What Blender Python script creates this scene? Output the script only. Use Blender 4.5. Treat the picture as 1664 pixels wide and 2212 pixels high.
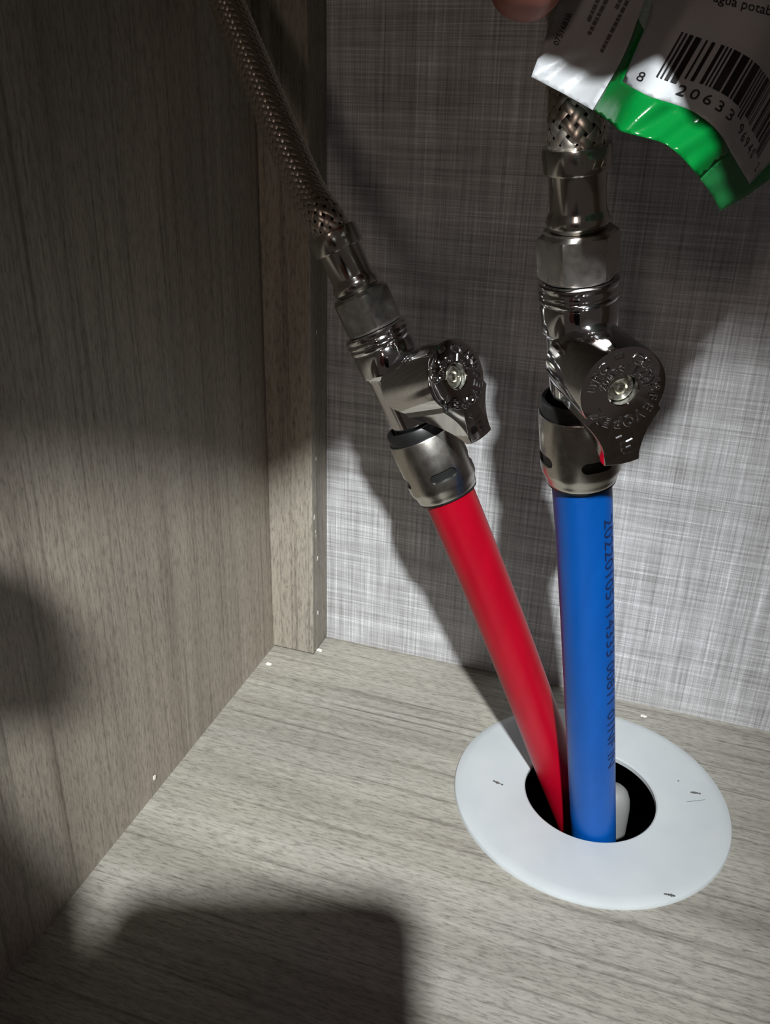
import bpy, bmesh, math, random
import numpy as np
from mathutils import Vector, Matrix
from mathutils.geometry import delaunay_2d_cdt

for _o in list(bpy.data.objects):
    bpy.data.objects.remove(_o)
SC = bpy.context.scene
COL = SC.collection
rnd = random.Random(7)

# ------------------------------------------------------------------ camera
# world: metres, left cabinet panel = plane x 0, back panel = plane y 0, shelf = plane z 0
IW, IH = 1664.0, 2212.0
F = 1873.82                                     # focal length in pixels
CAM = np.array([0.15343, -0.32844, 0.23524])
MR = np.array([[0.947678, 0.318013, 0.027830],   # right
               [0.160243, -0.398494, -0.903064], # down
               [-0.276096, 0.860273, -0.428603]])# forward
cam_data = bpy.data.cameras.new('camera')
cam = bpy.data.objects.new('camera', cam_data)
COL.objects.link(cam)
cam_data.sensor_fit = 'VERTICAL'
cam_data.sensor_height = 24.0
cam_data.lens = F * 24.0 / IH
cam_data.clip_start = 0.01
cam_data.clip_end = 50
r_, d_, f_ = MR
cam.matrix_world = Matrix(((r_[0], -d_[0], -f_[0], CAM[0]),
                           (r_[1], -d_[1], -f_[1], CAM[1]),
                           (r_[2], -d_[2], -f_[2], CAM[2]),
                           (0, 0, 0, 1)))
SC.camera = cam

# ------------------------------------------------------------------ world and lamp
world = bpy.data.worlds.new('world')
SC.world = world
world.use_nodes = True
bgn = world.node_tree.nodes['Background']
bgn.inputs['Color'].default_value = (1.0, 0.82, 0.72, 1)
bgn.inputs['Strength'].default_value = 0.036

lamp = bpy.data.lights.new('head_torch', 'SPOT')
lamp.energy = 78.0
lamp.spot_size = math.radians(25)
lamp.spot_blend = 1.0
lamp.color = (0.955, 0.99, 1.0)
lamp.shadow_soft_size = 0.017
lamp_o = bpy.data.objects.new('head_torch', lamp)
LP = np.array([0.2944, -0.8158, 0.7695])
lamp_o.location = LP
lamp_o.rotation_euler = (Vector((0.070, -0.085, 0.045)) - Vector(LP)).to_track_quat('-Z', 'Y').to_euler()
COL.objects.link(lamp_o)

# dim unseen room light behind-left of camera, set low to light the back panel
room = bpy.data.lights.new('room_light', 'AREA')
room.shape = 'DISK'
room.size = 0.16
room.energy = 1.25
room.color = (1.0, 0.78, 0.66)
room_o = bpy.data.objects.new('room_light', room)
room_o.location = ROOM_LOC = Vector((0.06, -1.50, 0.62))
room_o.rotation_euler = (Vector((0.1, -0.05, 0.12)) - ROOM_LOC).to_track_quat('-Z', 'Y').to_euler()
COL.objects.link(room_o)

SC.view_settings.view_transform = 'Standard'
SC.view_settings.look = 'None'
SC.view_settings.gamma = 1.0
SC.view_settings.exposure = 0.0
SC.view_settings.use_curve_mapping = False

# ------------------------------------------------------------------ pixel helpers (photo 1664 x 2212)
def at(x, y, mm):
    """point seen at pixel x,y whose depth along the optical axis is mm"""
    d = np.array([(x - IW / 2) / F, (y - IH / 2) / F, 1.0]) @ MR
    return CAM + d * (mm * 0.001)
def camp(X, Y, Z):
    """camera-frame millimetres (right, down, forward) to world"""
    return CAM + np.array([X, Y, Z]) @ MR * 0.001
def on_floor(x, y, z=0.0):
    d = np.array([(x - IW / 2) / F, (y - IH / 2) / F, 1.0]) @ MR
    return CAM + d * ((CAM[2] - z) / -d[2])
def on_left(x, y, xx=0.0):
    d = np.array([(x - IW / 2) / F, (y - IH / 2) / F, 1.0]) @ MR
    return CAM + d * ((xx - CAM[0]) / d[0])
def nz(v):
    v = np.asarray(v, float)
    return v / np.linalg.norm(v)

# ------------------------------------------------------------------ object helpers
def mobj(name, verts, faces, mat, parent=None, origin=None, smooth=None, scale=1.0):
    me = bpy.data.meshes.new(name)
    o3 = np.zeros(3) if origin is None else np.asarray(origin, float)
    vv = [tuple((np.asarray(v, float) * scale - o3).tolist()) for v in verts]
    me.from_pydata(vv, [], faces)
    bm = bmesh.new(); bm.from_mesh(me)
    bmesh.ops.recalc_face_normals(bm, faces=bm.faces)
    bm.to_mesh(me); bm.free()
    if smooth is not None:
        me.shade_smooth()
        me.set_sharp_from_angle(angle=math.radians(smooth))
    me.materials.append(mat)
    o = bpy.data.objects.new(name, me)
    COL.objects.link(o)
    if origin is not None:
        o.location = o3
    if parent is not None:
        o.parent = parent
        if origin is not None:
            pm = parent.matrix_basis.inverted()
            o.location = pm @ Vector(o3)
    return o
def empty(name, mat4):
    o = bpy.data.objects.new(name, None)
    o.empty_display_size = 0.01
    COL.objects.link(o)
    o.matrix_basis = mat4
    return o
def tag(o, label=None, cat=None, group=None, kind=None):
    if label: o['label'] = label
    if cat: o['category'] = cat
    if group: o['group'] = group
    if kind: o['kind'] = kind
    return o
def frame(origin, xdir, zdir):
    z = nz(zdir); x = np.asarray(xdir, float); x = nz(x - (x @ z) * z); y = np.cross(z, x)
    m = Matrix.Identity(4)
    for i in range(3):
        m[i][0], m[i][1], m[i][2], m[i][3] = x[i], y[i], z[i], origin[i]
    return m
def lathe(profile, n=64, close=True, rfun=None):
    """profile: list of (s, r) in mm; revolves about z. closed end caps if r reaches 0 or close"""
    vs, fs = [], []
    for (s, r) in profile:
        for k in range(n):
            a = 2 * math.pi * k / n
            rr = rfun(a, s, r) if rfun else r
            vs.append((rr * math.cos(a), rr * math.sin(a), s))
    m = len(profile)
    for i in range(m - 1):
        for k in range(n):
            k2 = (k + 1) % n
            fs.append((i * n + k, i * n + k2, (i + 1) * n + k2, (i + 1) * n + k))
    if close:
        fs.append(tuple(range(n))[::-1])
        fs.append(tuple((m - 1) * n + k for k in range(n)))
    return vs, fs
def closed_lathe(profile, n=64):
    """profile is a closed loop of (s, r)"""
    vs, fs = lathe(profile, n, close=False)
    m = len(profile)
    for k in range(n):
        k2 = (k + 1) % n
        fs.append(((m - 1) * n + k, (m - 1) * n + k2, k2, k))
    return vs, fs
def curve_pts(ctrl, n, deg=3):
    """smooth polynomial through/near 3D control points, resampled by arc length"""
    c = np.asarray(ctrl, float)
    t = np.r_[0, np.cumsum(np.linalg.norm(np.diff(c, axis=0), axis=1))]
    t /= t[-1]
    P = [np.polyfit(t, c[:, k], deg) for k in range(3)]
    u = np.linspace(0, 1, 400)
    q = np.array([np.polyval(P[k], u) for k in range(3)]).T
    L = np.r_[0, np.cumsum(np.linalg.norm(np.diff(q, axis=0), axis=1))]
    s = np.linspace(0, L[-1], n)
    return np.array([np.interp(s, L, q[:, k]) for k in range(3)]).T, L[-1]
def frames(pts, ref):
    t = np.gradient(pts, axis=0)
    t /= np.linalg.norm(t, axis=1)[:, None]
    e1 = []; e = np.asarray(ref, float)
    for k in range(len(pts)):
        e = nz(e - (e @ t[k]) * t[k]); e1.append(e)
    e1 = np.array(e1); e2 = np.cross(t, e1)
    return t, e1, e2
def tube(pts, r, n=40, ref=(0, -1, 0), cap=True):
    t, e1, e2 = frames(pts, ref)
    vs, fs = [], []
    for k in range(len(pts)):
        rr = r[k] if hasattr(r, '__len__') else r
        for j in range(n):
            a = 2 * math.pi * j / n
            vs.append(pts[k] + rr * (math.cos(a) * e1[k] + math.sin(a) * e2[k]))
    for k in range(len(pts) - 1):
        for j in range(n):
            j2 = (j + 1) % n
            fs.append((k * n + j, k * n + j2, (k + 1) * n + j2, (k + 1) * n + j))
    if cap:
        fs.append(tuple(range(n))[::-1]); fs.append(tuple((len(pts) - 1) * n + j for j in range(n)))
    return vs, fs
def box(x0, x1, y0, y1, z0, z1):
    vs = [(x, y, z) for x in (x0, x1) for y in (y0, y1) for z in (z0, z1)]
    fs = [(0, 1, 3, 2), (4, 6, 7, 5), (0, 4, 5, 1), (2, 3, 7, 6), (0, 2, 6, 4), (1, 5, 7, 3)]
    return vs, fs
_tcache = {}
def refine(vs, fs, maxlen):
    bm = bmesh.new()
    bv_ = [bm.verts.new(v) for v in vs]
    for f in fs:
        try: bm.faces.new([bv_[i] for i in f])
        except ValueError: pass
    bmesh.ops.triangulate(bm, faces=bm.faces)
    for _ in range(5):
        es = [e for e in bm.edges if e.calc_length() > maxlen]
        if not es: break
        bmesh.ops.subdivide_edges(bm, edges=es, cuts=1)
        bmesh.ops.triangulate(bm, faces=[f for f in bm.faces if len(f.verts) > 3])
    bm.verts.index_update()
    out = [tuple(v.co) for v in bm.verts], [tuple(x.index for x in f.verts) for f in bm.faces]
    bm.free(); return out
def text_mesh(s, extrude=0.0):
    """verts, faces, width of a string, cap height about 0.7"""
    key = (s, extrude)
    if key not in _tcache:
        cu = bpy.data.curves.new('t', 'FONT'); cu.body = s; cu.size = 1.0; cu.extrude = extrude
        cu.resolution_u = 3
        if extrude > 0: cu.bevel_depth = .05; cu.bevel_resolution = 1
        ob = bpy.data.objects.new('t', cu); COL.objects.link(ob)
        bpy.context.view_layer.update()
        me = bpy.data.meshes.new_from_object(ob)
        vs = [tuple(v.co) for v in me.vertices]; fs = [tuple(p.vertices) for p in me.polygons]
        bpy.data.objects.remove(ob); bpy.data.curves.remove(cu); bpy.data.meshes.remove(me)
        _tcache[key] = (vs, fs)
    return _tcache[key]

# ------------------------------------------------------------------ materials
def mat(name, color=(.5, .5, .5), rough=.5, metal=0.0, **kw):
    m = bpy.data.materials.new(name); m.use_nodes = True
    b = m.node_tree.nodes['Principled BSDF']
    b.inputs['Base Color'].default_value = (*color, 1)
    b.inputs['Roughness'].default_value = rough
    b.inputs['Metallic'].default_value = metal
    for k, v in kw.items():
        b.inputs[k.replace('_', ' ')].default_value = v
    return m
class NT:
    def __init__(s, m):
        s.t = m.node_tree; s.n = s.t.nodes; s.b = s.n['Principled BSDF']
        s.co = s.n.new('ShaderNodeTexCoord').outputs['Object']
    def lk(s, a, b): s.t.links.new(a, b)
    def mp(s, scale, rot=(0, 0, 0), loc=(0, 0, 0), src=None):
        n = s.n.new('ShaderNodeMapping'); s.lk(src or s.co, n.inputs[0])
        n.inputs['Scale'].default_value = scale; n.inputs['Rotation'].default_value = rot; n.inputs['Location'].default_value = loc
        return n.outputs[0]
    def noise(s, vec, scale=1.0, detail=3, rough=.55, dist=0.0):
        n = s.n.new('ShaderNodeTexNoise'); s.lk(vec, n.inputs['Vector'])
        n.inputs['Scale'].default_value = scale; n.inputs['Detail'].default_value = detail
        n.inputs['Roughness'].default_value = rough; n.inputs['Distortion'].default_value = dist
        return n.outputs['Fac']
    def ramp(s, fac, stops):
        n = s.n.new('ShaderNodeValToRGB'); s.lk(fac, n.inputs[0])
        e = n.color_ramp.elements
        while len(e) < len(stops): e.new(.5)
        for el, (p, c) in zip(e, stops):
            el.position = p; el.color = (*c, 1) if len(c) == 3 else c
        return n.outputs['Color']
    def mix(s, a, b, fac, mode='MIX'):
        n = s.n.new('ShaderNodeMix'); n.data_type = 'RGBA'; n.blend_type = mode
        for sock, v in ((n.inputs[0], fac), (n.inputs[6], a), (n.inputs[7], b)):
            if hasattr(v, 'links') or hasattr(v, 'is_linked'): s.lk(v, sock)
            else: sock.default_value = v if isinstance(v, (int, float)) else (*v, 1)
        return n.outputs[2]
    def math(s, op, a, b):
        n = s.n.new('ShaderNodeMath'); n.operation = op
        for sock, v in zip(n.inputs, (a, b)):
            if isinstance(v, (int, float)): sock.default_value = v
            else: s.lk(v, sock)
        return n.outputs[0]
    def bump(s, h, strength=.2, dist=.0003):
        n = s.n.new('ShaderNodeBump'); s.lk(h, n.inputs['Height'])
        n.inputs['Strength'].default_value = strength; n.inputs['Distance'].default_value = dist
        s.lk(n.outputs[0], s.b.inputs['Normal'])

def wood_mat(name, along, tone=1.0, seed=0.0, tint=(1, 1, 1)):
    """grey-brown woodgrain laminate; along = index of the axis the grain runs along"""
    m = mat(name, rough=.55); t = NT(m)
    def sc(al, ac):
        v = [ac, ac, ac]; v[along] = al; return tuple(v)
    wob = t.noise(t.mp(sc(9, 16), loc=(seed, 0, 0)), 1, 2)
    band = t.noise(t.mp(sc(2.2, 75), loc=(seed, seed, 0)), 1, 4, .6, .25)       # broad streaks
    line = t.noise(t.mp(sc(8, 480), loc=(0, seed, seed)), 1, 4, .62, .22)        # fine grain lines
    fib = t.noise(t.mp(sc(210, 1150), loc=(seed, 0, seed)), 1, 3, .7)            # short fibres
    pore = t.noise(t.mp(sc(330, 1300)), 1, 2, .6)
    T = tone
    base = t.ramp(band, [(.28, (.262 * T, .243 * T, .210 * T)), (.5, (.338 * T, .320 * T, .281 * T)), (.72, (.395 * T, .38 * T, .338 * T))])
    c = t.mix(base, t.ramp(line, [(.31, (.46, .44, .42)), (.44, (.94, .94, .93)), (.7, (1.12, 1.12, 1.10))]), .85, 'MULTIPLY')
    c = t.mix(c, t.ramp(fib, [(.30, (.45, .44, .42)), (.5, (.98, .98, .98)), (.75, (1.25, 1.24, 1.22))]), .8, 'MULTIPLY')
    c = t.mix(c, t.ramp(pore, [(.27, (.35, .33, .31)), (.36, (1, 1, 1))]), .55, 'MULTIPLY')
    c = t.mix(c, t.ramp(wob, [(.3, (.86, .86, .87)), (.7, (1.08, 1.07, 1.05))]), .8, 'MULTIPLY')
    c = t.mix(c, tint, 1.0, 'MULTIPLY')
    t.lk(c, t.b.inputs['Base Color'])
    t.bump(t.math('ADD', t.math('MULTIPLY', line, .5), fib), .35, .00025)
    return m
def linen_mat(name):
    m = mat(name, rough=.5); t = NT(m)
    v1 = t.noise(t.mp((900, 900, 11)), 1, 3, .65, .05)     # vertical threads
    h1 = t.noise(t.mp((11, 900, 900), loc=(3, 0, 5)), 1, 3, .65, .05)   # horizontal threads
    v2 = t.noise(t.mp((2100, 2100, 40), loc=(1, 0, 2)), 1, 2, .6)
    h2 = t.noise(t.mp((40, 2100, 2100), loc=(7, 0, 2)), 1, 2, .6)
    v3 = t.noise(t.mp((140, 140, 5), loc=(4, 0, 9)), 1, 2, .6)
    h3 = t.noise(t.mp((5, 140, 140), loc=(2, 0, 1)), 1, 2, .6)
    cloud = t.noise(t.mp((45, 45, 45)), 1, 3)
    s = t.math('ADD', t.math('MULTIPLY', v1, 1.0), t.math('MULTIPLY', h1, 1.0))
    s = t.math('ADD', s, t.math('MULTIPLY', t.math('ADD', v2, h2), .85))
    s = t.math('ADD', s, t.math('MULTIPLY', t.math('ADD', v3, h3), .40))
    s = t.math('ADD', s, t.math('MULTIPLY', cloud, .35))
    s = t.math('DIVIDE', s, 4.85)
    c = t.ramp(s, [(.385, (.14, .132, .131)), (.455, (.30, .292, .293)), (.525, (.47, .468, .476)), (.61, (.80, .81, .83))])
    t.lk(c, t.b.inputs['Base Color'])
    t.bump(s, .25, .0002)
    return m
def speckle_metal(name, color, rough, scale=900, lo=.85, dr=.1):
    m = mat(name, color, rough, 1.0); t = NT(m)
    n = t.noise(t.mp((scale, scale, scale)), 1, 4, .6)
    t.lk(t.ramp(n, [(.3, tuple(c * lo for c in color)), (.65, color)]), t.b.inputs['Base Color'])
    mr = t.n.new('ShaderNodeMapRange'); t.lk(n, mr.inputs[0])
    mr.inputs[1].default_value = .3; mr.inputs[2].default_value = .7
    mr.inputs[3].default_value = max(.02, rough - dr); mr.inputs[4].default_value = rough + dr
    t.lk(mr.outputs[0], t.b.inputs['Roughness'])
    return m

M_LEFT = wood_mat('woodgrain_vertical', 2, 1.0, 0.0, (1.04, .965, .91))
M_FLOOR = wood_mat('woodgrain_shelf', 0, 1.0, 3.1)
M_BATTEN = wood_mat('woodgrain_batten', 2, .88, 5.7, (1.0, .96, .91))
M_LINEN = linen_mat('linen_print_panel')
M_EDGE = mat('raw_board', (.16, .125, .09), .8)
M_DARK = mat('dark_void', (.012, .011, .010), .9)  # shade of the space under the shelf put into the colour
M_CHROME = speckle_metal('polished_chrome', (.78, .78, .79), .07, 300, .96, .02)
M_STEEL = speckle_metal('brushed_stainless', (.62, .60, .55), .27, 260, .95, .03)
M_NUT = speckle_metal('nickel_nut', (.56, .53, .49), .30, 350, .92, .04)
M_FERR = speckle_metal('nickel_ferrule', (.68, .66, .62), .17, 300, .95, .03)
M_BRAID = speckle_metal('braided_wire', (.92, .86, .78), .36, 300, .95, .03)
M_RUBBER = mat('black_rubber', (.008, .008, .008), .42)
M_SCREW = speckle_metal('yellowish_screw', (.75, .74, .62), .3, 900, .6, .1)

def pipe_mat(name, c):
    m = mat(name, c, .38); t = NT(m)
    n = t.noise(t.mp((160, 160, 30)), 1, 4)
    t.lk(t.ramp(n, [(.3, tuple(x * .88 for x in c)), (.7, tuple(min(1, x * 1.06) for x in c))]), t.b.inputs['Base Color'])
    t.bump(t.noise(t.mp((700, 700, 200)), 1, 3), .08, .0002)
    t.b.inputs['Specular IOR Level'].default_value = .3
    t.b.inputs['Subsurface Weight'].default_value = .08
    t.b.inputs['Subsurface Radius'].default_value = (.003, .003, .003)
    return m
M_RED = pipe_mat('red_pex', (.37, .001, .013))
M_BLUE = pipe_mat('blue_pex', (.001, .080, .36))
M_PRINT = mat('dark_blue_ink', (.004, .014, .075), .6)
M_WHITE = mat('white_plastic', (.78, .81, .82), .36); _t = NT(M_WHITE)
_t.lk(_t.ramp(_t.noise(_t.mp((60, 60, 60)), 1, 5), [(.3, (.47, .50, .515)), (.7, (.52, .545, .555))]), _t.b.inputs['Base Color'])
_t.b.inputs['Subsurface Weight'].default_value = .1
_t.b.inputs['Subsurface Radius'].default_value = (.002, .002, .002)
M_SCUFF = mat('grey_scuff', (.10, .095, .09), .8)
M_GREY = mat('grey_conduit', (.22, .22, .215), .6)
M_CRUMB = mat('pale_crumb', (.75, .72, .66), .8)

# ------------------------------------------------------------------ structure: inside of a cabinet
CW, CD, CH = 0.80, 0.31, 0.43
ZB = -0.11
def struct(name, vf, m, **kw):
    o = mobj(name, vf[0], vf[1], m, **kw); o['kind'] = 'structure'; return o
struct('wall_left', box(-0.016, 0.0, -CD, 0.0, -.016, CH), M_LEFT)
struct('wall_back', box(-0.016, CW + .016, 0.0, 0.006, -.016, CH), M_LINEN)
struct('wall_right', box(CW, CW + 0.016, -CD, 0.0, -.016, CH), M_LEFT)
struct('ceiling', box(-0.016, CW + .016, -0.36, 0.006, CH, CH + 0.016), M_EDGE)
# shelf board with a round hole
RC = np.array([0.1533, -0.0649]); R_OUT, R_IN = 0.0510, 0.0242
def holed_board(x0, x1, y0, y1, z0, z1, c, r, n=96):
    vs, fs = [], []
    ang = [2 * math.pi * k / n for k in range(n)]
    corners = [math.atan2(y - c[1], x - c[0]) % (2 * math.pi) for x in (x0, x1) for y in (y0, y1)]
    ang = sorted(set(ang + corners)); n = len(ang)
    def outer(a):
        dx, dy = math.cos(a), math.sin(a); ts = []
        if dx > 1e-9: ts.append((x1 - c[0]) / dx)
        if dx < -1e-9: ts.append((x0 - c[0]) / dx)
        if dy > 1e-9: ts.append((y1 - c[1]) / dy)
        if dy < -1e-9: ts.append((y0 - c[1]) / dy)
        t = min(ts); return c[0] + dx * t, c[1] + dy * t
    rings = []
    for z in (z1, z0):
        rings.append([(c[0] + r * math.cos(a), c[1] + r * math.sin(a), z) for a in ang])
        rings.append([(*outer(a), z) for a in ang])
    for R in rings: vs += R
    for k in range(n):
        k2 = (k + 1) % n
        fs.append((k, n + k, n + k2, k2))                       # top
        fs.append((2 * n + k, 2 * n + k2, 3 * n + k2, 3 * n + k))  # bottom
        fs.append((k, k2, 2 * n + k2, 2 * n + k))               # hole wall
        fs.append((n + k, 3 * n + k, 3 * n + k2, n + k2))       # rim
    return vs, fs
struct('floor', holed_board(0.0, CW, -CD, 0.0, -0.016, 0.0, RC, 0.0440), M_FLOOR)
struct('floor_under', box(-.016, CW + .016, -CD, 0.006, ZB, ZB + .004), M_DARK)
struct('baseboard_front', box(0.0, CW, -CD, -CD + .016, ZB + .004, -0.016), M_DARK)
struct('void_panel_back', box(-.016, CW + .016, 0.0, 0.006, ZB + .004, -.016), M_DARK)  # added near-black panels close off the void so the hole stays dark
struct('void_panel_left', box(-.016, 0.0, -CD, 0.0, ZB + .004, -.016), M_DARK)
struct('void_panel_right', box(CW, CW + .016, -CD, 0.0, ZB + .004, -.016), M_DARK)
# corner batten
batten = struct('trim_1', box(0.0, 0.0206, -0.0172, 0.0, 0.0009, CH), M_BATTEN)
bv = batten.modifiers.new('bevel', 'BEVEL'); bv.width = 0.0005; bv.segments = 2

# small chips knocked out of the batten edge and crumbs on the shelf
def crumb(name, p, size, parent=None, stretch=(1, 1, .5), seed=0, m=M_CRUMB):
    r = random.Random(seed)
    bm = bmesh.new(); bmesh.ops.create_icosphere(bm, subdivisions=2, radius=1)
    for v in bm.verts:
        v.co = Vector((v.co.x * stretch[0], v.co.y * stretch[1], v.co.z * stretch[2])) * size * (1 + r.uniform(-.35, .35))
    vs = [tuple(v.co) for v in bm.verts]; fs = [tuple(x.index for x in f.verts) for f in bm.faces]; bm.free()
    o = mobj(name, vs, fs, m)
    o.location = p
    if parent is not None: o.parent = parent
    return o
for i, (x, y, s) in enumerate([(683, 991, .0008), (679, 1118, .0011), (682, 1148, .0006), (686, 1206, .0010), (687, 1324, .0011), (684, 718, .0008), (683, 1158, .0005)]):
    p = on_left(x, y, 0.0206)
    crumb('chip', p, s, batten, (.14, .6, 1.2), i)
for i, (x, y, s, lab) in enumerate([(581, 1434, .0011, 'tiny white crumb on the shelf below the batten\'s left edge'),
                               (691, 1404, .0012, 'tiny white crumb at the foot of the batten\'s right side'),
                               (1391, 1547, .0009, 'small pale wood crumb behind the white ring near the back panel')]):
    o = crumb('crumb', on_floor(x, y, s * .4), s, None, (1.2, .7, .5), 20 + i)
    tag(o, lab, 'crumb', 'crumbs on the shelf')
o = crumb('crumb', on_left(334, 1680, .0002), .0010, None, (.25, .8, 1.1), 31)
tag(o, 'white fleck stuck on the left panel just above the shelf', 'crumb', 'crumbs on the shelf')

# ------------------------------------------------------------------ white escutcheon ring
prof = [(0.0, R_IN), (1.7, R_IN), (2.1, R_IN + .0005), (2.2, R_IN + .0012), (2.2, R_OUT - .0040), (1.9, R_OUT - .0016), (1.3, R_OUT - .0004), (0.5, R_OUT), (0.0, R_OUT)]
vs, fs = closed_lathe([(s, r * 1000) for s, r in prof], 128)
ring = mobj('escutcheon_ring', [np.array(v) for v in vs], fs, M_WHITE, smooth=30, scale=.001)
ring.location = (RC[0], RC[1], 0.0)
tag(ring, 'white plastic escutcheon ring around the two pipes on the shelf', 'pipe collar')
def mark(px, py, ln, wd, ang, parent=ring, name='scuff'):
    p = on_floor(px, py, .0022) - np.array([RC[0], RC[1], 0])
    vs = []
    n = 10; top = []; bot = []
    r = random.Random(int(px))
    for k in range(n):
        u = (k / (n - 1) - .5) * ln
        w = wd * (.35 + r.random()) * .5
        top.append((u, w)); bot.append((u, -w * r.uniform(.6, 1.2)))
    out = top + bot[::-1]
    ca, sa = math.cos(ang), math.sin(ang)
    up = [(p[0] + u * ca - v * sa, p[1] + u * sa + v * ca, .00224) for u, v in out]
    dn = [(x, y, .0021) for x, y, z in up]
    N = len(out)
    faces = [tuple(range(N)), tuple(range(2 * N - 1, N - 1, -1))] + [(k, k + N, (k + 1) % N + N, (k + 1) % N) for k in range(N)]
    return mobj(name, up + dn, faces, M_SCUFF, parent)
mark(1076, 1691, .0042, .0009, -.25)
mark(1503, 1713, .0038, .0011, .15)
mark(1447, 1933, .0036, .0011, .1)
mark(1503, 1730, .0075, .0002, .5, name='scratch')
mark(1466, 1687, .0007, .0006, 0.2)
mark(1207, 1556, .0006, .0006, 0.2)

# grey conduit end seen inside the hole, behind the blue pipe
gp = on_floor(1316, 1752, -0.012)
vs, fs = lathe([(-60, 6.6), (-14, 6.6), (-9, 6.5), (-5, 6.0), (-2, 4.9), (0, 3.0), (.6, .4)], 40)
g = mobj('conduit', vs, fs, M_GREY, smooth=40, scale=.001)
g.location = (gp[0] + .001, gp[1] + .002, .0105 - .012)
tag(g, 'grey rounded conduit end down in the hole behind the blue pipe', 'conduit')

# ------------------------------------------------------------------ pipes
PIPE_R = 0.00795
blue_ctrl = [at(1256, 1030, 231), at(1259, 1075, 235), at(1264, 1200, 247), at(1269, 1338, 261), at(1273, 1487, 276.5), at(1278, 1637, 294), at(1282, 1790, 315)]
blue_ctrl.append(blue_ctrl[-1] + (blue_ctrl[-1] - blue_ctrl[-2]) * 1.0)
red_ctrl = [at(964, 1054, 264), at(983, 1103, 267.5), at(1016, 1178, 275), at(1048, 1255, 283), at(1088, 1356, 294), at(1124, 1445, 303), at(1156, 1536, 313), at(1181, 1600, 321), at(1217, 1695, 333)]
red_ctrl.append(red_ctrl[-1] + (red_ctrl[-1] - red_ctrl[-2]) * .9)
bp, bl = curve_pts(blue_ctrl, 90, 4)
rp, rl = curve_pts(red_ctrl, 90, 4)
def base_origin(p): return np.array([p[-1][0], p[-1][1], p[-1][2]])
vs, fs = tube(bp, PIPE_R, 56)
blue = mobj('water_pipe', vs, fs, M_BLUE, origin=base_origin(bp), smooth=50)
tag(blue, 'blue plastic water pipe with dark printed numbers rising from the ring', 'pipe')
vs, fs = tube(rp, PIPE_R, 56)
red = mobj('water_pipe', vs, fs, M_RED, origin=base_origin(rp), smooth=50)
tag(red, 'red plastic water pipe leaning left out of the ring', 'pipe')
# ink print running down the right side of the blue pipe
def pipe_print(pts, total, s0, s1, a0, hgt, string, parent):
    tv, tf = refine(*text_mesh(string), .13)
    xs = [v[0] for v in tv]; x0, x1 = min(xs), max(xs)
    t = np.gradient(pts, axis=0); t /= np.linalg.norm(t, axis=1)[:, None]
    S = np.linspace(0, total, len(pts)); out = []
    for (x, y, z) in tv:
        s = s0 + (x - x0) / (x1 - x0) * (s1 - s0)
        c = np.array([np.interp(s, S, pts[:, k]) for k in range(3)])
        tt = nz([np.interp(s, S, t[:, k]) for k in range(3)])
        v = CAM - c; e1 = nz(v - (v @ tt) * tt); e2 = np.cross(tt, e1)
        if e2 @ MR[0] < 0: e2 = -e2
        a = a0 + (y / .7) * hgt / PIPE_R
        out.append(c + (PIPE_R + .00006) * (math.cos(a) * e1 + math.sin(a) * e2))
    return mobj('print', out, tf, M_PRINT, parent, origin=base_origin(pts))
pr = pipe_print(bp, bl, .0105, .112, math.radians(42), .0042, '20220105114333 00811 01NF IN', blue)
pr['label'] = 'dark ink lettering'
# small scars on the red pipe
for i, (x, y, dpt) in enumerate([(1104, 1436, 294.5), (1143, 1508, 303.0)]):
    o = crumb('nick', at(x, y, dpt + 1.2), .0011, None, (.9, .5, .6), 50 + i, mat('nick_red', (.42, .02, .03), .5))
    o.parent = red; o.location = Vector(at(x, y, dpt + 1.2) - base_origin(rp))

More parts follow.
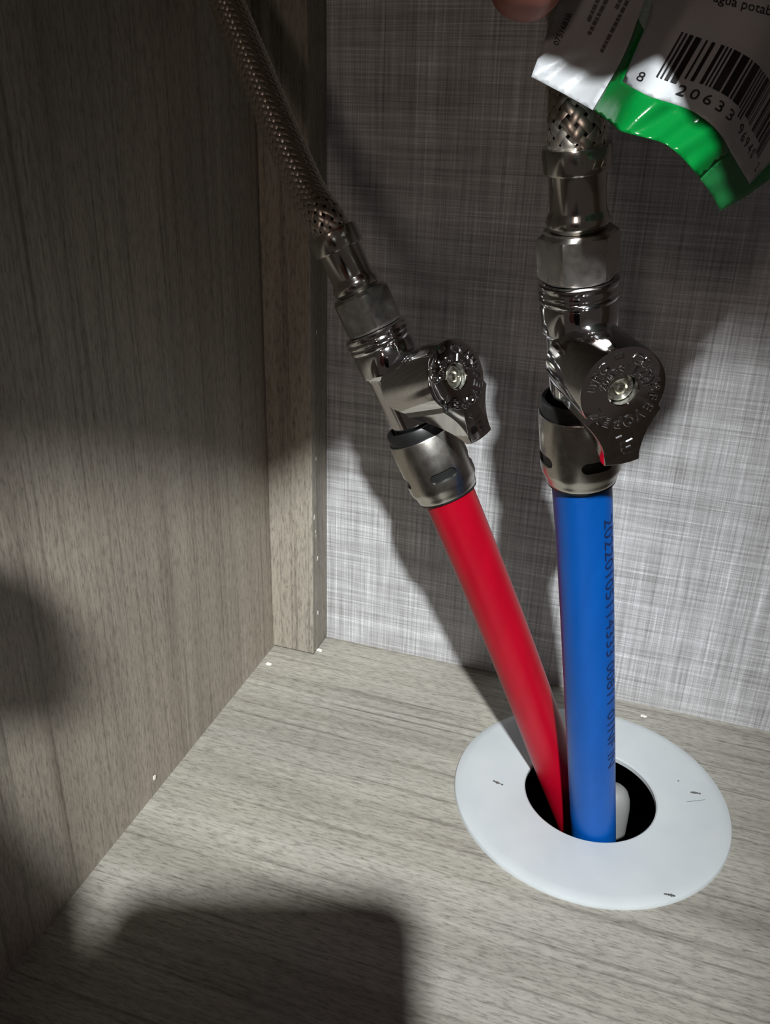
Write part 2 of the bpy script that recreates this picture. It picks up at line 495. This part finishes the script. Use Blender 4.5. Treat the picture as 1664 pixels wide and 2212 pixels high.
# ------------------------------------------------------------------ quarter-turn stop valves
def boolean_cut(o, cutters):
    for c in cutters:
        md = o.modifiers.new('cut', 'BOOLEAN'); md.operation = 'DIFFERENCE'; md.object = c; md.solver = 'EXACT'
    bpy.context.view_layer.update()
    dg = bpy.context.evaluated_depsgraph_get()
    me = bpy.data.meshes.new_from_object(o.evaluated_get(dg))
    o.modifiers.clear(); o.data = me
    for c in cutters: bpy.data.objects.remove(c)
    me.shade_smooth(); me.set_sharp_from_angle(angle=math.radians(35))
def valve(name, A, d, h, slot0, label, letters=True):
    d = nz(d)
    root = empty(name, frame(A, h, d))
    tag(root, label, 'valve', 'stop valves')
    mm = .001
    # steel collar with four obround windows
    prof = [(0.0, 8.2), (0.0, 9.0), (.35, 9.35), (1.3, 9.55), (2.2, 9.75), (3.4, 10.35), (4.4, 10.55), (20.0, 10.55), (20.3, 10.4), (20.3, 10.1), (4.6, 10.1), (3.3, 9.8), (1.0, 8.6)]
    vs, fs = closed_lathe(prof, 96)
    col = mobj('collar', vs, fs, M_STEEL, root, scale=mm)
    cut = []
    for k in range(4):
        a = slot0 + k * math.pi / 2
        n = 12; pr = []
        for j in range(n + 1):
            b = -math.pi / 2 + math.pi * j / n
            pr.append((2.6 + 1.55 * math.cos(b), 1.55 * math.sin(b)))
        for j in range(n + 1):
            b = math.pi / 2 + math.pi * j / n
            pr.append((-2.6 + 1.55 * math.cos(b), 1.55 * math.sin(b)))
        e1 = np.array([math.cos(a), math.sin(a), 0]); e2 = np.array([-math.sin(a), math.cos(a), 0])
        V = [e1 * q + e2 * u + np.array([0, 0, 8.2 + w]) for q in (8.6, 12.5) for (u, w) in pr]
        N = len(pr)
        Fc = [tuple(range(N))[::-1], tuple(range(N, 2 * N))] + [(j, (j + 1) % N, (j + 1) % N + N, j + N) for j in range(N)]
        c = mobj('cutter', V, Fc, M_STEEL, root, scale=mm); cut.append(c)
    boolean_cut(col, cut)
    # black grip ring inside the collar, standing a little above its rim
    vs, fs = closed_lathe([(3.5, 8.05), (3.5, 9.9), (20.6, 9.95), (23.2, 9.95), (23.9, 9.6), (23.9, 8.7), (21.0, 8.2)], 72)
    mobj('grip_ring', vs, fs, M_RUBBER, root, smooth=40, scale=mm)
    vs, fs = lathe([(-.35, 8.0), (-.35, 9.15), (.5, 9.15), (.5, 8.0)], 64)
    mobj('gasket', vs, fs, M_RUBBER, root, smooth=40, scale=mm)
    # chrome body
    body = [(18.0, 7.0), (22, 7.2), (30, 7.6), (40.3, 8.0), (41.4, 8.3), (41.9, 9.0), (42.4, 9.15), (48.2, 9.25), (48.6, 9.0), (49.0, 8.95), (49.4, 9.35), (50.0, 9.45), (50.4, 9.15), (50.8, 9.15), (51.2, 9.5), (51.8, 9.5), (52.2, 9.2), (52.5, 9.2), (52.9, 9.45), (53.5, 9.4), (53.9, 8.9), (54.0, 7.5)]
    vs, fs = lathe(body, 96)
    mobj('body', vs, fs, M_CHROME, root, smooth=40, scale=mm)
    # handle: round barrel with a tapered lever tongue, axis = local +x at height 36
    R = 10.1; FX = 25.0; SZ = 35.5
    out = []
    def tw(v):   # half width of the tongue
        return 4.2 + 4.6 * max(0, (18.0 - v) / 11.0) ** 1.9
    tongue = [(-tw(v), v) for v in np.linspace(6.6, 18.4, 12)]
    side = []
    for u, v in tongue:
        rr = math.hypot(u, v)
        if rr < R: u, v = u * R / rr, v * R / rr
        side.append((u, v))
    tip = [(-2.2, 18.75), (0, 18.85), (2.2, 18.75)]
    right = [(-u, v) for u, v in side][::-1]
    a_s = math.atan2(side[0][1], side[0][0]); a_e = math.atan2(right[-1][1], right[-1][0])
    # circle from the right shoulder round the top back to the left shoulder
    if a_s < 0: a_s += 2 * math.pi
    n = 60
    a0 = a_e; a1 = a_s - 2 * math.pi
    circ = [(R * math.cos(a0 + (a1 - a0) * k / n), R * math.sin(a0 + (a1 - a0) * k / n)) for k in range(1, n)]
    out = side + tip + right + circ
    N = len(out)
    def depth(v):
        if v <= 2.0: return 21.0
        q = (v - 2.0) / 17.0
        return 21.0 * (1 - q) ** 1.15 + 2.0 * q
    # local: u -> -y (image right when seen from the front), v -> -z (towards the pipe)
    def L(u, v, w): return (FX + w, -u * HS, SZ - v)
    HS = -1.0
    V = []; Fs = []
    cen = (0, 0)
    rings = []
    rings.append([L(u, v, -depth(v)) for u, v in out])
    rings.append([L(u, v, -.55) for u, v in out])
    def inset(u, v, q):
        rr = math.hypot(u, v); k = (rr - q) / rr; return u * k, v * k
    rings.append([L(*inset(u, v, .15), -.15) for u, v in out])
    rings.append([L(*inset(u, v, .6), 0.0) for u, v in out])
    def circ_pt(u, v, r):
        rr = math.hypot(u, v); return u / rr * r, v / rr * r
    rings.append([L(*circ_pt(u, v, 7.2 if math.hypot(u, v) < 10.6 else 8.5), .05) for u, v in out])
    rings.append([L(*circ_pt(u, v, 3.75), .1) for u, v in out])
    rings.append([L(*circ_pt(u, v, 3.5), -.2) for u, v in out])
    rings.append([L(*circ_pt(u, v, 3.3), -2.4) for u, v in out])
    for rr in rings: V += rr
    for i in range(len(rings) - 1):
        for k in range(N):
            k2 = (k + 1) % N
            Fs.append((i * N + k, i * N + k2, (i + 1) * N + k2, (i + 1) * N + k))
    Fs.append(tuple((len(rings) - 1) * N + k for k in range(N)))
    V.append(L(0, 0, -21)); cidx = len(V) - 1
    for k in range(N): Fs.append((k, cidx, (k + 1) % N))
    handle = mobj('handle', V, Fs, M_CHROME, root, smooth=32, scale=mm)
    # screw in the centre recess
    vs, fs = lathe([(0, 3.2), (.5, 3.15), (.9, 2.6), (1.1, 1.5), (.6, 1.2), (.5, .2)], 32)
    vs = [(FX - 2.3 + s, y, SZ + x) for (x, y, s) in vs]
    mobj('screw', vs, fs, M_SCREW, handle, smooth=35, scale=mm)
    # raised lettering round the face and emblem on the tongue
    LV, LF = [], []
    def put(ch, ang, rad, hgt):
        tv, tf = text_mesh(ch, .04)
        xs = [v[0] for v in tv]; cx = (min(xs) + max(xs)) / 2
        b = len(LV)
        for (x, y, z) in tv:
            X = (x - cx) * hgt / .7; Y = rad + y / .7 * hgt
            # clockwise from the top
            u = X * math.cos(ang) + Y * math.sin(ang); v = -(-X * math.sin(ang) + Y * math.cos(ang))
            LV.append(L(u, v, .14 + z * 4.0))
        LF.extend(tuple(i + b for i in f) for f in tf)
    for s, a0, a1, rad, hg in [('EVOPEX', 130, 230, 6.55, 2.5), ('UPC', -72, -38, 6.5, 2.2), ('CSA', 24, 60, 6.5, 2.2), ('NSF', 78, 112, 6.4, 2.1), ('200PSI', -70, 10, 4.3, 1.7), ('140F', 34, 88, 4.3, 1.7)]:
        for k, ch in enumerate(s):
            put(ch, math.radians(a0 + (a1 - a0) * k / (len(s) - 1)), rad, hg)
    put('-', math.radians(-8), 7.0, 4.5)
    def blob(pts, w0=.05, w1=.42):
        b = len(LV); n_ = len(pts)
        for w in (w0, w1):
            for (u, v) in pts: LV.append(L(u, v, w))
        LF.append(tuple(range(b, b + n_))[::-1]); LF.append(tuple(range(b + n_, b + 2 * n_)))
        for k in range(n_): LF.append((b + k, b + (k + 1) % n_, b + n_ + (k + 1) % n_, b + n_ + k))
    # small fin-and-wave emblem
    blob([(-1.6, 11.6), (-.2, 11.2), (.3, 12.3), (-.6, 12.6)])
    blob([(-.5, 12.9), (.9, 13.1), (2.4, 12.6), (2.2, 13.5), (.8, 14.0), (-.4, 13.6)])
    blob([(-.4, 14.4), (.9, 14.6), (2.0, 14.3), (1.9, 15.3), (.7, 15.7), (-.2, 15.3)])
    blob([(.3, 16.1), (1.9, 15.9), (2.1, 17.0), (1.2, 17.3)])
    le = mobj('lettering', LV, LF, M_CHROME, handle, scale=mm)
    le['label'] = 'raised chrome lettering around the handle face'
    return root

bA, bB = at(1256, 1030, 231), at(1247, 325, 188)
rA, rB = at(968, 1063, 265), at(757, 590, 244)
dB, dR = nz(bB - bA), nz(rB - rA)
hB = nz(nz(at(1350, 820, 190) - (bA + dB * .0380)) + np.array([-.02, 0, .035]))
hR = nz(at(994, 831, 235) - (rA + dR * .0330))
def cam_angle(A, h, d):
    m = np.array(frame((0, 0, 0), h, d).to_3x3())
    v = m.T @ (CAM - A); return math.atan2(v[1], v[0])
valve('stop_valve', bA, dB, hB, cam_angle(bA, hB, dB) + math.radians(24), 'chrome quarter-turn stop valve on top of the blue pipe')
valve('stop_valve', rA, dR, hR, cam_angle(rA, hR, dR) + math.radians(4), 'chrome quarter-turn stop valve on top of the red pipe')

# ------------------------------------------------------------------ braided hoses with nut and ferrule
def hexr(AF):
    def fn(a, s, r):
        q = ((a + math.pi / 6) % (math.pi / 3)) - math.pi / 6
        return min(r, AF / 2 / math.cos(q))
    return fn
def hose(name, A, d, hex_rot, rs, path, r_hose, label, stamp=None):
    d = nz(d)
    h0 = nz(CAM - A)
    m = frame(A, h0, d)
    root = empty(name, m)
    tag(root, label, 'hose', 'braided supply hoses')
    mm = .001
    AF = 15.6 * rs; cr = AF / math.sqrt(3)
    prof = [(54.2, AF / 2 - .6), (54.2, AF / 2 - .1), (54.9, cr - .35), (55.5, cr + .2), (63.6, cr + .2), (64.3, cr - .4), (65.2, AF / 2 - .3), (65.2, AF / 2 - 1.4)]
    fn = hexr(AF)
    vs, fs = lathe(prof, 72, True, fn)
    ch, sh = math.cos(hex_rot), math.sin(hex_rot)
    vs = [(x * ch - y * sh, x * sh + y * ch, z) for x, y, z in vs]
    mobj('nut', vs, fs, M_NUT, root, smooth=28, scale=mm)
    fr = [(65.0, 5.0), (65.4, 5.9), (66.2, 6.55), (67.4, 6.8), (68.6, 6.5), (69.4, 6.1), (70.0, 6.0), (77.6, 6.0), (78.2, 6.3)]
    vs, fs = lathe([(s, r * rs) for s, r in fr], 64)
    mobj('ferrule', vs, fs, M_FERR, root, smooth=40, scale=mm)
    cr_ = [(77.6, 6.1), (77.9, 6.9), (78.4, 7.15), (82.6, 7.2), (83.2, 7.0), (83.3, 6.2)]
    vs, fs = lathe([(s, r * rs) for s, r in cr_], 64)
    crimp = mobj('crimp_sleeve', vs, fs, M_FERR, root, smooth=35, scale=mm)
    if stamp:
        LV, LF = [], []
        for k, ch in enumerate(stamp):
            tv, tf = text_mesh(ch, .02); b = len(LV)
            for (x, y, z) in tv:
                a = .12 + k * .3 + x * 2.4 / 7.2
                r = 7.24 * rs + z
                LV.append((r * math.cos(a), r * math.sin(a), 79.2 + y * 3.2))
            LF.extend(tuple(i + b for i in f) for f in tf)
        mobj('stamp', LV, LF, M_STEEL, crimp, scale=mm)
    # braid: two opposed sets of flat strands woven over and under a dark liner
    s_end = A + d * .0828
    ctrl = [s_end, s_end + d * .004] + path
    c = np.asarray(ctrl)
    tt = np.r_[0, np.cumsum(np.linalg.norm(np.diff(c, axis=0), axis=1))]
    # Catmull-Rom resample
    dense = []
    for i in range(len(c) - 1):
        p0 = c[max(i - 1, 0)]; p1 = c[i]; p2 = c[i + 1]; p3 = c[min(i + 2, len(c) - 1)]
        for u in np.linspace(0, 1, 120, endpoint=False):
            dense.append(.5 * ((2 * p1) + (-p0 + p2) * u + (2 * p0 - 5 * p1 + 4 * p2 - p3) * u * u + (-p0 + 3 * p1 - 3 * p2 + p3) * u ** 3))
    dense.append(c[-1]); dense = np.array(dense)
    Ld = np.r_[0, np.cumsum(np.linalg.norm(np.diff(dense, axis=0), axis=1))]
    LEN = Ld[-1]
    step = .00055; n = int(LEN / step)
    S = np.linspace(0, LEN, n)
    P = np.array([np.interp(S, Ld, dense[:, k]) for k in range(3)]).T
    # light smoothing
    for _ in range(40):
        P[1:-1] = .25 * P[:-2] + .5 * P[1:-1] + .25 * P[2:]
    t, e1, e2 = frames(P, h0)
    inv = np.linalg.inv(np.array(m))
    def loc(p): return (inv @ np.r_[p, 1.0])[:3]
    vs, fs = tube(P[::4], r_hose - .0008, 28, h0)
    mobj('liner', [loc(v) for v in vs], fs, M_RUBBER, root, smooth=60)
    NS = 10; pitch = .0245
    V, Fq = [], []
    wid = 2 * math.pi * r_hose / NS * math.cos(math.radians(55)) * .90
    for sgn in (1, -1):
        for k in range(NS):
            ph = 2 * math.pi * k / NS
            b0 = len(V)
            for i in range(n):
                a = ph + sgn * 2 * math.pi * S[i] / pitch
                # over and under the opposed strands, one by one
                lift = sgn * .00024 * math.cos(2 * math.pi * NS * S[i] / pitch)
                tl = 2 * math.pi * r_hose / pitch
                tang = nz(t[i] + sgn * tl * (-math.sin(a) * e1[i] + math.cos(a) * e2[i]))
                rad = math.cos(a) * e1[i] + math.sin(a) * e2[i]
                wd = np.cross(tang, rad)
                for q, hq in ((-.5, -.00016), (-.22, .00004), (.22, .00004), (.5, -.00016)):
                    V.append(loc(P[i] + rad * (r_hose + lift + hq) + wd * (wid * q)))
            for i in range(n - 1):
                for q in range(3):
                    p0 = b0 + i * 4 + q
                    Fq.append((p0, p0 + 1, p0 + 5, p0 + 4))
    me = bpy.data.meshes.new('braid'); me.from_pydata([tuple(v) for v in V], [], Fq); me.shade_smooth()
    me.materials.append(M_BRAID)
    br = bpy.data.objects.new('braid', me); COL.objects.link(br); br.parent = root
    br['kind'] = 'stuff'; br['label'] = 'woven steel wire braid'
    return root
hose('supply_hose', bA, dB, math.radians(9), 1.06,
     [at(1247, 180, 186.5), at(1243, 0, 190), at(1236, -220, 197), at(1225, -480, 210)], .0061,
     'braided steel supply hose rising behind the plastic bag from the blue pipe\'s valve', '622')
hose('supply_hose', rA, dR, math.radians(35), 1.0,
     [at(668, 420, 244), at(590, 245, 252), at(488, 0, 262), at(395, -210, 268)], .00515,
     'braided steel supply hose running up to the left from the red pipe\'s valve')

# ------------------------------------------------------------------ plastic bag
def bag_depth(x, y):
    a = (x - 1480) * .866 + (y - 200) * .5        # across the bars
    b = -(x - 1480) * .5 + (y - 200) * .866       # down the bars
    D = 150.0
    q = a - 105
    D += .17 * (.5 * (q + math.sqrt(q * q + 900)))           # right side curls away
    q = -95 - a
    q = .5 * (q + math.sqrt(q * q + 300))
    D += 25.0 * math.tanh(.34 * q / 25.0)              # flap left of the green stripe leans back onto the hose
    D += .9 * math.sin(a * .035 + b * .012) * math.sin(b * .02 + .8)
    if b > 40: D += .35 * math.sin(a * .11 + b * .05)        # crumples towards the sealed bottom
    return D
def bag_pt(x, y, off=0.0): return at(x, y, bag_depth(x, y) + off)
BAG_O = camp(45, -130, 152)
def smooth_line(pts, per=6):
    out = []
    c = np.asarray(pts, float)
    for i in range(len(c) - 1):
        p0 = c[max(i - 1, 0)]; p1 = c[i]; p2 = c[i + 1]; p3 = c[min(i + 2, len(c) - 1)]
        for u in np.linspace(0, 1, per, endpoint=False):
            out.append(.5 * ((2 * p1) + (-p0 + p2) * u + (2 * p0 - 5 * p1 + 4 * p2 - p3) * u * u + (-p0 + 3 * p1 - 3 * p2 + p3) * u ** 3))
    out.append(c[-1]); return [tuple(p) for p in out]
def inside(x, y, poly):
    r = False; n = len(poly); j = n - 1
    for i in range(n):
        xi, yi = poly[i]; xj, yj = poly[j]
        if (yi > y) != (yj > y) and x < (xj - xi) * (y - yi) / (yj - yi) + xi: r = not r
        j = i
    return r
def film(name, poly, m, parent, step=11, off=0.0, dfun=None, thick=.00012):
    poly = [tuple(map(float, p)) for p in poly]
    bd = []
    for i in range(len(poly)):
        a, b = np.array(poly[i]), np.array(poly[(i + 1) % len(poly)])
        k = max(1, int(np.linalg.norm(b - a) / step))
        for j in range(k): bd.append(tuple(a + (b - a) * j / k))
    xs = [p[0] for p in bd]; ys = [p[1] for p in bd]
    pts = list(bd)
    yy = min(ys) + step / 2; row = 0
    while yy < max(ys):
        xx = min(xs) + (step / 2 if row % 2 else step)
        while xx < max(xs):
            if inside(xx, yy, bd) and min((xx - p[0]) ** 2 + (yy - p[1]) ** 2 for p in bd) > (step * .5) ** 2: pts.append((xx, yy))
            xx += step
        yy += step * .87; row += 1
    N = len(bd)
    res = delaunay_2d_cdt([Vector(p) for p in pts], [(i, (i + 1) % N) for i in range(N)], [], 1, 1e-4)
    v2, tri = res[0], res[2]
    tri = [f for f in tri if inside(sum(v2[i][0] for i in f) / 3, sum(v2[i][1] for i in f) / 3, bd)]
    df = dfun or (lambda x, y: bag_depth(x, y))
    V = [at(v[0], v[1], df(v[0], v[1]) + off) for v in v2]
    o = mobj(name, V, tri, m, parent, origin=BAG_O, smooth=80)
    sd = o.modifiers.new('thickness', 'SOLIDIFY'); sd.thickness = thick; sd.offset = 0
    return o
def film_mat(name, c, rough, trans=.3, alpha=1.0):
    m = mat(name, c, rough); t = NT(m)
    n = t.noise(t.mp((350, 350, 350)), 1, 4, .6)
    t.bump(n, .25, .0004)
    out = t.n['Material Output']
    tr = t.n.new('ShaderNodeBsdfTranslucent'); tr.inputs[0].default_value = (*c, 1)
    mx = t.n.new('ShaderNodeMixShader'); mx.inputs[0].default_value = trans
    t.lk(t.b.outputs[0], mx.inputs[1]); t.lk(tr.outputs[0], mx.inputs[2])
    last = mx.outputs[0]
    if alpha < 1:
        tp = t.n.new('ShaderNodeBsdfTransparent'); tp.inputs[0].default_value = (.92, .97, .93, 1)
        m2 = t.n.new('ShaderNodeMixShader'); m2.inputs[0].default_value = alpha
        t.lk(tp.outputs[0], m2.inputs[1]); t.lk(last, m2.inputs[2]); last = m2.outputs[0]
    t.lk(last, out.inputs['Surface'])
    return m
M_FILMW = film_mat('white_printed_film', (.58, .60, .62), .38, .25)
M_FILMG = film_mat('green_printed_film', (.002, .20, .034), .18, .22)
M_FILMT = film_mat('thin_green_tinted_film', (.02, .26, .07), .25, .35, .62)
M_FILMB = film_mat('clear_back_film', (.5, .55, .52), .3, .5, .35)
M_INK = mat('black_ink', (.012, .010, .010), .5)

bag = empty('plastic_bag', Matrix.Translation(Vector(BAG_O)))
tag(bag, 'white and green plastic bag with a barcode held in front of the hose', 'bag')
TOPY = -170
lab_bot = smooth_line([(1345, 177), (1400, 207), (1450, 223), (1500, 243), (1552, 285), (1588, 345), (1620, 398)], 5)
label_poly = [(1462, TOPY), (1392, 66)] + lab_bot + [(1664, 352), (1800, 262), (1980, 120), (2040, TOPY)]
film('label_panel', label_poly, M_FILMW, bag)
gl = smooth_line([(1379, 40), (1358, 98), (1334, 148), (1281, 238)], 4)
gb = smooth_line([(1281, 238), (1322, 268), (1344, 284), (1392, 297), (1438, 312), (1478, 345), (1513, 386)], 5)
mid = smooth_line([(1513, 386), (1548, 352), (1580, 330)], 3)
lab_left = [p for p in lab_bot if p[0] <= 1580]
green_poly = gl[:-1] + gb[:-1] + mid + lab_left[::-1] + [(1392, 66)]
film('green_band', green_poly, M_FILMG, bag, 9)
tb = smooth_line([(1513, 386), (1538, 420), (1557, 456)], 4)
lab_r = [p for p in lab_bot if p[0] > 1580]
clear_poly = tb[:-1] + [(1557, 456), (1612, 424), (1664, 386), (1835, 288), (1800, 262), (1664, 352)] + lab_r[::-1] + mid[::-1][:-1]
film('clear_corner', clear_poly, M_FILMT, bag, 9)
flap_poly = smooth_line([(1148, 166), (1168, 110), (1196, 30), (1225, -60), (1262, TOPY)], 4) + [(1455, TOPY)] + gl + [(1215, 201)]
film('side_flap', flap_poly, M_FILMW, bag)
# back sheet, sealed along the bottom edge and bellied out a little
back_poly = [(1160, 150), (1190, 40), (1262, TOPY), (2040, TOPY), (1980, 126), (1810, 280), (1664, 380), (1560, 446), (1515, 380), (1480, 340), (1438, 308), (1344, 280), (1285, 236)]
def back_depth(x, y):
    q = max(0.0, min(1.0, (300 - y) / 300.0))
    return bag_depth(x, y) + .5 + 2.6 * math.sin(q * math.pi / 2) * max(0, min(1, (x - 1150) / 200))
film('back_sheet', back_poly, M_FILMB, bag, 16, 0, back_depth)

# printed matter on the bag
BASE_T = [-20, -6, 4, 14, 21, 28, 35, 42, 52, 59, 66, 73, 80, 95, 103]
BASE_X = [1325, 1386, 1430, 1474, 1502, 1530, 1557, 1580, 1601, 1607, 1613, 1620, 1627, 1633, 1637]
BASE_Y = [143, 164, 180, 195, 203, 214, 229, 248, 277, 293, 306, 318, 330, 352, 364]
def lab_px(t, v):
    x = np.interp(t, BASE_T, BASE_X); y = np.interp(t, BASE_T, BASE_Y)
    return x + v * .5, y - v * .866
PV, PF = [], []
def quad_px(t0, t1, v0, v1, nseg=6):
    for k in range(nseg):
        a = v0 + (v1 - v0) * k / nseg; b_ = v0 + (v1 - v0) * (k + 1) / nseg
        b = len(PV)
        for (t, v) in ((t0, a), (t1, a), (t1, b_), (t0, b_)):
            PV.append(bag_pt(*lab_px(t, v), -.30))
        PF.append((b, b + 1, b + 2, b + 3))
Lc = ['0001101', '0011001', '0010011', '0111101', '0100011', '0110001', '0101111', '0111011', '0110111', '0001011']
digs = '820633969402'
code = '101' + ''.join(Lc[int(c)] for c in digs[:6]) + '01010' + ''.join(''.join('1' if b == '0' else '0' for b in Lc[int(c)]) for c in digs[6:]) + '101'
i = 0
while i < 95:
    if code[i] == '1':
        j = i
        while j < 95 and code[j] == '1': j += 1
        tall = i < 10 or 45 <= i < 50 or i >= 85
        quad_px(i + .06, j - .06, 10 if tall else 26, 122)
        i = j
    else: i += 1
mobj('barcode', PV, PF, M_INK, bag, origin=BAG_O)
TV, TF = [], []
def put_label(ch, t, hgt=24, wmod=6.2, v0=-12):
    tv, tf = refine(*text_mesh(ch), .25); xs = [v[0] for v in tv]; cx = (min(xs) + max(xs)) / 2; b = len(TV)
    for (x, y, z) in tv:
        TV.append(bag_pt(*lab_px(t + (x - cx) * wmod / .62, v0 + y / .7 * hgt), -.30))
    TF.extend(tuple(k + b for k in f) for f in tf)
put_label('8', -6, 22, 4.6)
for k, ch in enumerate('20633'): put_label(ch, 14 + 7 * k)
for k, ch in enumerate('96940'): put_label(ch, 53 + 7 * k)
put_label('2', 101, 20, 5, -9)
mobj('barcode_digits', TV, TF, M_INK, bag, origin=BAG_O)
TV, TF = [], []
def put_px(s, x, y, ang, hgt, mode=None):
    tv, tf = refine(*text_mesh(s), .3); b = len(TV); ca, sa = math.cos(ang), math.sin(ang); k = hgt / .7
    for (px, py, z) in tv:
        X, Y = px * k, -py * k
        TV.append(bag_pt(x + X * ca - Y * sa, y + X * sa + Y * ca, -.30))
    TF.extend(tuple(q + b for q in f) for f in tf)
put_px('agua potable', 1540, 2, math.radians(14), 21)
mobj('printed_word', TV, TF, M_INK, bag, origin=BAG_O)
TV, TF = [], []
put_px('0751683B', 1206, 100, math.radians(-66), 13)
mobj('batch_code', TV, TF, M_INK, bag, origin=BAG_O)
# fine print too small to read: rows of short dashes
DV, DF = [], []
def dashes(x0, y0, ang, n, seed, h=6):
    r = random.Random(seed); ca, sa = math.cos(ang), math.sin(ang); u = 0
    for k in range(n):
        w = r.uniform(5, 15); b = len(DV)
        for (uu, vv) in ((u, 0), (u + w, 0), (u + w, -h), (u, -h)):
            DV.append(bag_pt(x0 + uu * ca - vv * sa, y0 + uu * sa + vv * ca, -.30))
        DF.append((b, b + 1, b + 2, b + 3)); u += w + r.uniform(2.0, 4)
dashes(1275, 47, math.radians(-66), 8, 2, 8)
dashes(1276, 76, math.radians(-63), 9, 3, 8)
dashes(1303, 114, math.radians(-63), 12, 4, 8)
dashes(1335, 20, math.radians(-63), 6, 5, 8)
mobj('fine_print', DV, DF, mat('grey_ink', (.12, .11, .12), .6), bag, origin=BAG_O)

# ------------------------------------------------------------------ arm reaching in overhead, hand gripping the bag's top
M_SKIN = mat('skin', (.55, .25, .18), .5); _t = NT(M_SKIN)
_t.lk(_t.ramp(_t.noise(_t.mp((120, 120, 120)), 1, 4), [(.3, (.26, .075, .055)), (.7, (.33, .11, .08))]), _t.b.inputs['Base Color'])
_t.b.inputs['Subsurface Weight'].default_value = .15
_t.b.inputs['Subsurface Radius'].default_value = (.006, .002, .001)
def occ(x0, y0, D):
    k = (687.0 + D) / 687.0
    return (-6.5 + (x0 + 6.5) * k, -266 + (y0 + 266) * k, D)
def limb(name, chains, m, origin, sub=2):
    """chains: list of lists of ((cam x,y,z), rx, ry); a chain whose first item is an index continues from that vertex"""
    vs, es, rad = [], [], []; roots = set()
    for ch in chains:
        prev = None
        if not isinstance(ch[0], int): roots.add(len(vs))
        for it in ch:
            if isinstance(it, int): prev = it; continue
            p, rx, ry = it
            vs.append(tuple((camp(*p) - origin).tolist())); rad.append((rx * .001, ry * .001))
            if prev is not None: es.append((prev, len(vs) - 1))
            prev = len(vs) - 1
    me = bpy.data.meshes.new(name); me.from_pydata(vs, es, [])
    o = bpy.data.objects.new(name, me); COL.objects.link(o); o.location = origin
    o.modifiers.new('skin', 'SKIN')
    for k, (rx, ry) in enumerate(rad):
        me.skin_vertices[0].data[k].radius = (rx, ry)
        me.skin_vertices[0].data[k].use_root = k in roots
    s = o.modifiers.new('sub', 'SUBSURF'); s.levels = sub; s.render_levels = sub
    me.materials.append(m)
    bpy.context.view_layer.update()
    dg = bpy.context.evaluated_depsgraph_get()
    m2 = bpy.data.meshes.new_from_object(o.evaluated_get(dg))
    o.modifiers.clear(); o.data = m2
    m2.shade_smooth()
    if not m2.materials: m2.materials.append(m)
    return o
AO = camp(*occ(-206, -45, -320))
arm_nodes = [(occ(-206, -45, -320), 48, 48), (occ(-136, -114, -200), 54, 54), (occ(-72, -150, -90), 55, 55), (occ(-22, -152, 0), 50, 48),
             ((26, -163, 70), 42, 36), ((56, -138, 98), 38, 30), ((82, -118, 118), 36, 26)]
chains = [arm_nodes,
          [6, ((58, -124, 146), 9.5, 9.5), ((44, -122, 160), 8.5, 8.5), ((33, -112, 165), 8.5, 8.5), ((26, -99, 163), 8, 8), ((25, -94, 162), 6, 6)],
          [6, ((76, -122, 152), 9.5, 9.5), ((72, -116, 167), 8.5, 8.5), ((66, -104, 172), 8, 8), ((60, -94, 171), 7, 7)],
          [6, ((92, -120, 150), 9, 9), ((92, -112, 164), 8, 8), ((90, -100, 170), 7, 7), ((86, -92, 170), 6.5, 6.5)],
          [6, ((106, -116, 144), 8, 8), ((110, -106, 156), 7, 7), ((110, -97, 162), 6, 6)],
          [5, ((60, -108, 95), 24, 24), ((66, -92, 100), 23, 23), ((69, -82, 104), 20, 18)],
          # the other hand, holding the phone by its left edge
          [((-175, 210, -130), 60, 60), ((-138, 125, -60), 58, 58), ((-102, 72, -22), 50, 34), ((-82, 32, -16), 37, 26), ((-96, -10, -10), 15, 15), ((-92, -36, -5), 17, 17), ((-78, -41, 1), 17, 17), ((-67, -40, 4), 13, 13)]]
person = limb('person', chains, M_SKIN, AO)
tag(person, 'person\'s bare hand and forearm gripping the bag from above, fingertip at the top edge', 'person')

# ------------------------------------------------------------------ smartphone that throws the rounded shadow on the shelf
def rounded_slab(w, h, t, r, n=10):
    out = []
    for cx, cy, a0 in ((w - r, r, -90), (w - r, h - r, 0), (r, h - r, 90), (r, r, 180)):
        for k in range(n + 1):
            a = math.radians(a0 + 90 * k / n); out.append((cx + r * math.cos(a), cy + r * math.sin(a)))
    return out
pw, ph = 71.5, 147.0
ol = rounded_slab(pw, ph, 8, 10.5)
N = len(ol)
V = [camp(6.2 - pw + u, 9.4 + v, z) for z in (-1.0, -9.0) for (u, v) in ol]
Fq = [tuple(range(N)), tuple(range(2 * N - 1, N - 1, -1))] + [(k, k + N, (k + 1) % N + N, (k + 1) % N) for k in range(N)]
phone = mobj('smartphone', V, Fq, mat('black_phone_glass', (.01, .01, .012), .15), origin=camp(-32, 161, -5), smooth=30)
tag(phone, 'black rounded smartphone held at the cabinet opening, throwing the dark shelf shadow', 'phone')
